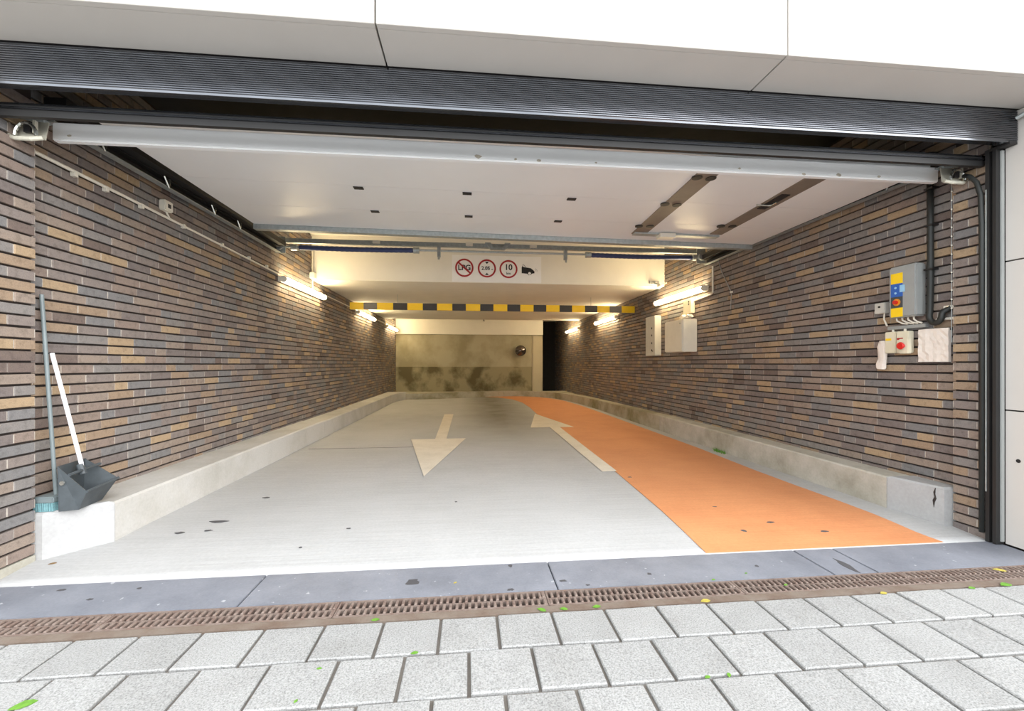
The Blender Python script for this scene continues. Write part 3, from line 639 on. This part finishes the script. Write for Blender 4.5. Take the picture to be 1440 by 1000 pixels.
# ---------------------------------------------------------------- right wall fittings
def rx(a, b): return XR-b, XR-a
pn = thing('slim_cabinet', 'narrow grey cabinet with four dark holes on the right wall', 'cabinet', (XR, 6.96, 1.2))
BB(*rx(0, .11), 6.78, 7.15, 1.2, 1.865, b=.004).build('body', 'grey_light', pn)
for z in (1.66, 1.54, 1.41, 1.29): MB().tube([(XR-.108, 6.9, z), (XR-.113, 6.9, z)], .018, 10).build('hole', 'black_plastic', pn)
MB().tube([(XR-.108, 6.86, 1.275), (XR-.116, 6.86, 1.275)], .012, 10).build('knob', 'chrome', pn)
cb = thing('wall_cabinet', 'white square cabinet on the right wall under the first lamp', 'cabinet', (XR, 5.92, 1.23))
BB(*rx(0, .205), 5.66, 6.2, 1.232, 1.69, b=.006).build('body', 'plastic_white', cb)
BB(*rx(.206, .219), 5.67, 6.19, 1.242, 1.68, b=.004).build('door', 'plastic_white', cb); MB().tube([(XR-.218, 5.72, 1.63), (XR-.226, 5.72, 1.63)], .012).build('lock', 'chrome', cb)
pg = thing('crumpled_bag', 'crumpled clear plastic sheet lying on top of the white cabinet', 'plastic sheet', (XR-.1, 5.75, 1.69))
bm = bmesh.new(); bmesh.ops.create_icosphere(bm, subdivisions=3, radius=1)
q = random.Random(5)
for v in bm.verts: k = q.uniform(.7, 1.1); v.co = Vector((XR-.09+v.co.x*.075*k, 5.78+v.co.y*.13*k, 1.728+v.co.z*.036*k))
bm.verts.index_update(); m = MB().add([v.co.copy() for v in bm.verts], [tuple(v.index for v in f.verts) for f in bm.faces]); bm.free()
m.build('sheet', 'paper', pg)
so_ = thing('socket_box', 'small cream socket box between lamp and white cabinet', 'socket', (XR, 5.8, 1.8))
BB(*rx(0, .06), 5.72, 5.94, 1.78, 1.98, b=.005).build('box', 'plastic_cream', so_)
for z in (1.945, 1.91): MB().tube([(XR-.059, 5.78, z), (XR-.063, 5.78, z)], .014, 8).build('socket_hole', 'black_plastic', so_)
MB().tube([(XR-.012, 5.72, 1.95), (XR-.012, 5.3, 1.97), (XR-.012, 5.26, 1.99), (XR-.012, 5.26, 2.2), (XR-.012, 5.26, 2.335)], .011, 8).build('pipe', 'plastic_white', so_)
cm = thing('camera', 'small white camera on an arm at the right end of the sign beam', 'camera', (2.95, 6.5, 2.3))
MB().tube([(2.98, 6.655, 2.37), (2.98, 6.5, 2.33)], .012, 8).build('arm', 'galv', cm); MB().tube([(2.94, 6.5, 2.36), (3.02, 6.5, 2.31), (3.12, 6.5, 2.35)], .008, 8).build('cable', 'plastic_white', cm)
MB().tube([(2.98, 6.5, 2.335), (2.975, 6.46, 2.29), (2.965, 6.43, 2.26)], [.018, .03, .024], 10).build('head', 'plastic_white', cm)
B(2.9, 3.06, 6.63, 6.661, 2.36, 2.40).build('mount', 'grey_box', cm)

# door control box
ct = thing('control_box', 'grey door control unit with yellow and blue labels on the right wall', 'control unit', (XR, 2.75, 1.4))
BB(*rx(0, .085), 2.66, 2.855, 1.395, 1.765, b=.010).build('body', 'grey_box', ct)
xf = XR-.085
def lab_(mat, y0, y1, z0, z1, nm): return B(xf-.0015, xf+.001, y0, y1, z0, z1).build(nm, mat, ct)
lab_('yellow', 2.75, 2.835, 1.64, 1.715, 'yellow_label'); lab_('blue', 2.75, 2.835, 1.545, 1.64, 'blue_label'); lab_('pan', 2.75, 2.835, 1.465, 1.545, 'switch_plate'); lab_('yellow', 2.75, 2.835, 1.40, 1.465, 'yellow_label')
B(xf-.003, xf-.001, 2.735, 2.77, 1.575, 1.625).build('sticker', 'lightblue', ct)
for z in (1.61, 1.572): MB().tube([(xf-.001, 2.80, z), (xf-.004, 2.80, z)], .008, 8).build('button', 'lightblue', ct)
MB().tube([(xf, 2.79, 1.505), (xf-.008, 2.79, 1.505)], .025, 16).build('switch_ring', 'e_orange', ct); MB().tube([(xf-.006, 2.79, 1.505), (xf-.024, 2.79, 1.505)], .014, 12).build('switch_knob', 'e_red', ct)
for i, (y, y2) in enumerate(((2.83, 2.76), (2.79, 2.72), (2.75, 2.69), (2.71, 2.665))):
    MB().tube([(XR-.045, y, 1.40), (XR-.047, y-.005, 1.375), (XR-.04, (y+y2)/2, 1.355), (XR-.03, y2, 1.346)], .006, 6).build('cable', 'plastic_white', ct)
sb = thing('small_switch_box', 'small grey switch box left of the control unit', 'switch', (XR, 2.96, 1.44))
BB(*rx(0, .045), 2.92, 3.005, 1.445, 1.525, b=.005).build('box', 'grey_light', sb); B(XR-.048, XR-.045, 2.955, 2.972, 1.488, 1.502).build('slot', 'black_plastic', sb)
MB().tube([(XR-.02, 2.945, 1.447), (XR-.03, 2.94, 1.40), (XR-.025, 2.92, 1.345)], .006, 6).build('cable', 'plastic_white', sb)
tk = thing('cable_tray', 'grey cable trunking bar under the control unit', 'trunking', (XR, 2.78, 1.325))
BB(*rx(0, .03), 2.645, 2.915, 1.315, 1.34, b=.003).build('bar', 'grey_box', tk); pass
tk2 = thing('cable_duct', 'short white cable duct right of the trunking bar', 'trunking', (XR, 2.55, 1.35))
BB(*rx(0, .02), 2.47, 2.59, 1.352, 1.368, b=.002).build('duct', 'plastic_white', tk2); B(*rx(.02, .024), 2.50, 2.53, 1.354, 1.366).build('cover_joint', 'grey_light', tk2)
for i, (y0, y1, lab) in enumerate(((2.835, 2.915, 'cream junction box below the trunking, nearest the bag'), (2.745, 2.83, 'cream junction box behind the red stop button'))):
    j = thing('junction_box', lab, 'junction box', (XR, (y0+y1)/2, 1.14)); BB(*rx(0, .05), y0, y1, 1.14, 1.298, b=.004).build('box', 'plastic_cream', j)
    MB().tube([(XR-.025, (y0+y1)/2, 1.295), (XR-.022, (y0+y1)/2, 1.3145)], .008, 8).build('gland', 'plastic_white', j)
    B(XR-.052, XR-.05, y1-.05, y1-.008, 1.235, 1.25).build('label_strip', 'yellow' if i == 0 else 'red', j)
es = thing('stop_button', 'red mushroom emergency stop button on a cream box', 'stop button', (XR, 2.74, 1.13))
BB(*rx(.051, .085), 2.715, 2.78, 1.135, 1.24, b=.004).build('base', 'plastic_cream', es); MB().tube([(XR-.085, 2.75, 1.19), (XR-.1, 2.75, 1.19), (XR-.104, 2.75, 1.19), (XR-.112, 2.75, 1.19)], [.016, .018, .027, .022], 16).build('mushroom', 'e_red', es)
nt = thing('notice_pouch', 'pale paper notice in a wrinkled plastic pouch below the black hose', 'notice', (XR, 2.58, 1.08))
m = MB(); ny, nz = 8, 9; q = random.Random(9)
P = [(XR-.03-q.uniform(0, .006), lerp(2.50, 2.69, i/ny), lerp(1.075, 1.30, j/nz)) for j in range(nz+1) for i in range(ny+1)]
P2 = [(XR-.012, y, z) for (x, y, z) in P]; k = len(P); w1 = ny+1
m.add(P+P2, [(j*w1+i, j*w1+i+1, (j+1)*w1+i+1, (j+1)*w1+i) for j in range(nz) for i in range(ny)]+[(k+j*w1+i, k+(j+1)*w1+i, k+(j+1)*w1+i+1, k+j*w1+i+1) for j in range(nz) for i in range(ny)])
rim = [i for i in range(w1)]+[j*w1+ny for j in range(1, nz+1)]+[nz*w1+i for i in range(ny-1, -1, -1)]+[j*w1 for j in range(nz-1, 0, -1)]
m.f += [(a, b, b+k, a+k) for a, b in zip(rim, rim[1:]+rim[:1])]
m.build('pouch', 'paper', nt); MB().tube([(XR-.004, 2.5, 1.29), (XR-.02, 2.51, 1.29)], .01, 8).build('fixing', 'black_plastic', nt)
bg_ = thing('plastic_bag', 'narrow crumpled plastic bag hanging left of the cream boxes', 'plastic bag', (XR, 2.96, 1.02))
q = random.Random(4); m = MB(); ring_n = 10; zs = [1.238, 1.225, 1.19, 1.15, 1.10, 1.06, 1.03, 1.02]
vs = []
for i, z in enumerate(zs):
    for kk in range(ring_n):
        a_ = 2*math.pi*kk/ring_n; sc_ = (.7, .9, 1, .9, .95, 1, .95, .8)[i]*q.uniform(.8, 1.1); vs.append((XR-.026+.020*math.cos(a_)*sc_, 2.955+(.012 if i > 4 else 0)+.038*math.sin(a_)*sc_, z))
m.add(vs, [(i*ring_n+kk, i*ring_n+(kk+1) % ring_n, (i+1)*ring_n+(kk+1) % ring_n, (i+1)*ring_n+kk) for i in range(len(zs)-1) for kk in range(ring_n)]+[tuple(range(ring_n)), tuple(range((len(zs)-1)*ring_n, len(zs)*ring_n))])
m.build('bag', 'paper', bg_); MB().tube([(XR-.002, 2.955, 1.232), (XR-.03, 2.955, 1.232)], .005, 6).build('nail', 'galv', bg_)
hs = thing('black_hose', 'black corrugated cable hose looping beside the control unit', 'hose', (XR, 2.6, 1.3))
pts = [(XR-.03, 2.615, 2.33), (XR-.03, 2.612, 2.0), (XR-.03, 2.612, 1.6), (XR-.035, 2.612, 1.42)]
for k in range(0, 9): a_ = math.pi+math.pi*k/8; pts.append((XR-.04, 2.572-.04*math.cos(a_)*1, 1.39+.055*math.sin(a_)))
pts += [(XR-.03, 2.53, 1.41), (XR-.02, 2.49, 1.43)]
MB().tube(pts, .018, 10).build('hose', 'rubber', hs, True)
for z in (1.7, 2.0, 2.25): B(*rx(0, .05), 2.585, 2.64, z, z+.012).build('hose_clip', 'black_plastic', hs)
jc = thing('bent_cable', 'black cable bending down onto the guide at the top of the right jamb', 'cable', (NR, 2.4, 2.2))
MB().tube([(3.072, 2.37, 2.235), (3.07, 2.335, 2.215), (3.068, 2.30, 2.165), (3.066, 2.278, 2.08), (3.066, 2.272, 1.9), (3.066, 2.272, .05)], .013, 8).build('cable', 'rubber', jc, True)
for z in (1.9, 1.2, .5): B(3.066, NR, 2.262, 2.284, z, z+.012).build('cable_clip', 'black_plastic', jc)
wc = thing('wall_clip', 'small white plastic clip beside the hose loop', 'clip', (XR, 2.5, 1.43)); BB(*rx(0, .03), 2.475, 2.535, 1.425, 1.445, b=.003).build('clip', 'plastic_white', wc); B(XR-.033, XR-.03, 2.49, 2.51, 1.428, 1.44).build('screw_plate', 'chrome', wc)
cs_ = thing('corner_strip', 'vertical row of white dots on the right jamb edge', 'corner strip', (NR, 2.458, 1.3))
MB().tube([(NR-.003, 2.4575, 1.2), (NR-.003, 2.4575, 2.2)], .002, 5).build('wire', 'galv', cs_)
for k in range(14): MB().tube([(NR-.004, 2.455, 1.42+.058*k), (NR-.004, 2.4585, 1.42+.058*k)], .0055, 8).build('dot', 'plastic_white', cs_)
lc = thing('loose_cable', 'thin loose grey cable hanging on the right wall past the door track', 'cable', (XR, 4.9, 2.0))
MB().tube([(XR-.012, 5.2, 2.5), (XR-.012, 5.05, 2.2), (XR-.012, 4.9, 1.98), (XR-.012, 4.86, 1.93), (XR-.012, 4.88, 1.72)], .005, 6).build('cable', 'grey_box', lc); B(XR-.02, XR, 4.85, 4.88, 1.92, 1.94).build('clip', 'plastic_white', lc)

# ---------------------------------------------------------------- convex mirror on the back wall
mr = thing('convex_mirror', 'round convex traffic mirror on the far concrete wall', 'mirror', (1.68, YB, 1.5))
yc, R_ = YB-.12, .17; m = MB(); nr_, ns = 7, 24; vs = []
for i in range(nr_+1):
    rr = R_*math.sin(math.pi/2*i/nr_*.95)/math.sin(math.pi/2*.95); dd = .07*(1-(rr/R_)**2)
    for k in range(ns): vs.append((1.68+rr*math.cos(2*math.pi*k/ns), yc-dd, 1.5+rr*math.sin(2*math.pi*k/ns)))
m.add(vs, [(i*ns+k, i*ns+(k+1) % ns, (i+1)*ns+(k+1) % ns, (i+1)*ns+k) for i in range(nr_) for k in range(ns)]); m.build('mirror_dome', 'mirror', mr, True)
MB().tube([(1.68, yc+.02, 1.5), (1.68, yc-.002, 1.5)], [R_*.9, R_*1.04], 24).build('rim', 'black_plastic', mr); MB().tube([(1.70, yc+.02, 1.45), (1.76, YB-.001, 1.36)], .025, 8).build('arm', 'black_matt', mr)

# ---------------------------------------------------------------- broom and dustpan on the left kerb
KZ = .266
dp = thing('dustpan', 'dark grey upright dustpan with a white handle on the left kerb end', 'dustpan', (-2.17, 2.62, KZ))
A, Bq, Cq, D = (-2.195, 2.522), (-2.115, 2.545), (-2.14, 2.725), (-2.225, 2.70)
A2, B2, C2, D2 = (-2.2, 2.52, .51), (-2.075, 2.545, .365), (-2.075, 2.755, .385), (-2.235, 2.73, .51)
def quad_panel(p, th):
    p = [Vector(x) for x in p]; nn = (p[1]-p[0]).cross(p[3]-p[0]).normalized()*th; m = MB(); return m.hexa(p+[x+nn for x in p])
k0 = KZ+.001
quad_panel([(*A, k0), (*Bq, k0), (*Cq, k0), (*D, k0)], .005).build('base', 'pan', dp)
b0, c0 = (*Bq, k0), (*Cq, k0)
quad_panel([(*A, k0), b0, B2, A2], -.005).build('side_panel', 'pan', dp)
quad_panel([(*D, k0), c0, C2, D2], .005).build('side_panel', 'pan', dp)
quad_panel([(*A, k0), (*D, k0), D2, A2], .005).build('back_panel', 'pan', dp)
quad_panel([b0, c0, C2, B2], -.005).build('front_panel', 'pan', dp)
MB().tube([B2, C2], .008, 8).build('lip', 'pan', dp)
MB().tube([(-2.15, 2.53, .46), (-2.16, 2.735, .475)], .009, 8).build('cross_bar', 'pan', dp)
MB().tube([(-2.155, 2.62, .465), (-2.30, 2.605, 1.12)], .0098, 12).build('handle', 'handle_white', dp)['label'] = 'white handle'
MB().tube([(-2.155, 2.62, .445), (-2.17, 2.618, .50)], .017, 10).build('handle_socket', 'pan', dp)
MB().tube([(-2.175, 2.515, .42), (-2.175, 2.523, .42)], .012, 8).build('screw', 'chrome', dp)
bm_ = thing('broom', 'grey broom leaning in the corner behind the dustpan', 'broom', (-2.27, 2.56, KZ))
MB().tube([(-2.262, 2.585, .33), (-2.325, 2.575, 1.44)], .0095, 12).build('pole', 'broom_grey', bm_)
BB(-2.325, -2.225, 2.525, 2.64, .31, .345, b=.006).build('broom_head', 'broom_grey', bm_)
m = MB(); q = random.Random(2)
for i in range(9):
    for j in range(9):
        x, y = lerp(-2.32, -2.232, i/8), lerp(2.53, 2.63, j/8); m.hexa([(x-.004+q.uniform(-.004, .004), y-.004, KZ+.001), (x+.004, y-.004, KZ+.001), (x+.004, y+.004, KZ+.001), (x-.004, y+.004+q.uniform(-.004, .004), KZ+.001), (x-.004, y-.004, .312), (x+.004, y-.004, .312), (x+.004, y+.004, .312), (x-.004, y+.004, .312)])
m.build('bristles', 'teal', bm_)['kind'] = 'stuff'

# ---------------------------------------------------------------- leaves and litter
def leaf(x, y, z, L_, mat, rot, lab, group):
    m = MB(); w_ = L_*.28; pr = [(-.5, 0), (-.3, .6), (0, 1), (.3, .7), (.5, 0)]
    c_, s_ = math.cos(rot), math.sin(rot); top = []; 
    P = [(a*L_, b*w_, abs(b)*.15*w_+.0015) for a, b in pr]+[(a*L_, -b*w_, abs(b)*.15*w_+.0015) for a, b in pr[1:-1][::-1]]
    W = [(x+a*c_-b*s_, y+a*s_+b*c_, z+h) for a, b, h in P]; n_ = len(W)
    m.add(W+[(a, b, h-.0014) for a, b, h in W], [tuple(range(n_)), tuple(range(n_, 2*n_))[::-1]]+[(i, (i+1) % n_, (i+1) % n_+n_, i+n_) for i in range(n_)])
    tag(m.build('leaf', mat), lab, 'leaf', group)
G = 'fallen leaf scraps around the entrance'
LV = [(-1.377, 1.467, .055, 'leaf_g', .5, 'largest green leaf, on the pavers in the lower left corner'), (-.519, 1.542, .016, 'leaf_g', .1, 'small green leaf on the pavers, upper of two left of centre'), (-.542, 1.4, .014, 'leaf_g', 1.2, 'small green leaf on the pavers, lower of two left of centre'),
      (-.2, 1.59, .024, 'leaf_g', .2, 'green leaf on a paver joint below the grate, middle of the pavement'), (.31, 1.815, .035, 'leaf_g', -.6, 'green blade against the drain edge, left of three'), (.406, 1.812, .03, 'leaf_g', -.2, 'green blade against the drain edge, middle of three'),
      (.553, 1.815, .032, 'leaf_g', .1, 'green blade against the drain edge, right of three'), (-.387, 1.813, .028, 'leaf_g', .1, 'green leaf at the drain edge left of centre'), (.801, 1.369, .02, 'leaf_g', .3, 'green speck in the paver joint right of centre, left one'), (.879, 1.371, .02, 'leaf_g', 1, 'green speck in the paver joint right of centre, right one'),
      (2.023, 2.886, .03, 'leaf_b', 0, 'olive leaf lying on the orange lane'), (2.752, 2.34, .035, 'leaf_y', -.3, 'yellow leaf on the orange lane near its right corner'), (2.708, 1.93, .045, 'leaf_y', -.5, 'yellow leaf at the right end of the drain'), (1.509, 1.904, .02, 'leaf_g', .4, 'green scrap on the fifth drain grate'),
      (1.192, 1.985, .018, 'leaf_g', .3, 'green scrap at the slab edge left of the orange lane'), (1.393, 2.03, .014, 'leaf_g', .3, 'tiny green scrap on the slab below the orange lane'), (2.363, 1.79, .03, 'leaf_g', .1, 'green leaf on the pavers below the right grate'), (2.56, 1.80, .05, 'leaf_g', .05, 'long green leaf on the pavers near the right picture edge'),
      (1.904, 1.79, .03, 'leaf_y', .1, 'yellow scrap on the pavers below the fifth grate'), (2.611, 2.555, .025, 'leaf_b', 0, 'brown leaf on the orange lane near the right kerb'), (-.068, 2.082, .016, 'leaf_y', .6, 'pale yellow scrap on the slab right of the big stain'), (1.05, 1.81, .04, 'leaf_y', .1, 'pale dry scrap along the drain below the grey floor'), (-2.17, 2.46, .03, 'leaf_b', .3, 'orange brown leaf by the left jamb foot')]
for x, y, L_, mt, ro, lab in LV: leaf(x, y, fz(y) if y > 2.26 else .001, L_*1.2, mt, ro, lab, G)
tf = thing('moss_tuft', 'small green moss tuft at the foot of the right kerb', 'plant', (2.95, 4.75, fz(4.75)))
q = random.Random(8); m = MB()
for i in range(40):
    x, y = 2.945-q.uniform(0, .05), 4.75+q.uniform(-.12, .12); h = q.uniform(.02, .05); r_ = q.uniform(-.02, .02)
    m.add([(x-.006, y-.008, fz(4.7)), (x+.006, y+.008, fz(4.7)), (x-r_, y+r_, fz(4.7)+h), (x+.004, y-.008, fz(4.7))], [(0, 1, 2), (1, 3, 2), (3, 0, 2), (0, 3, 1)])
m.build('leaves', 'leaf_g', tf)['kind'] = 'stuff'
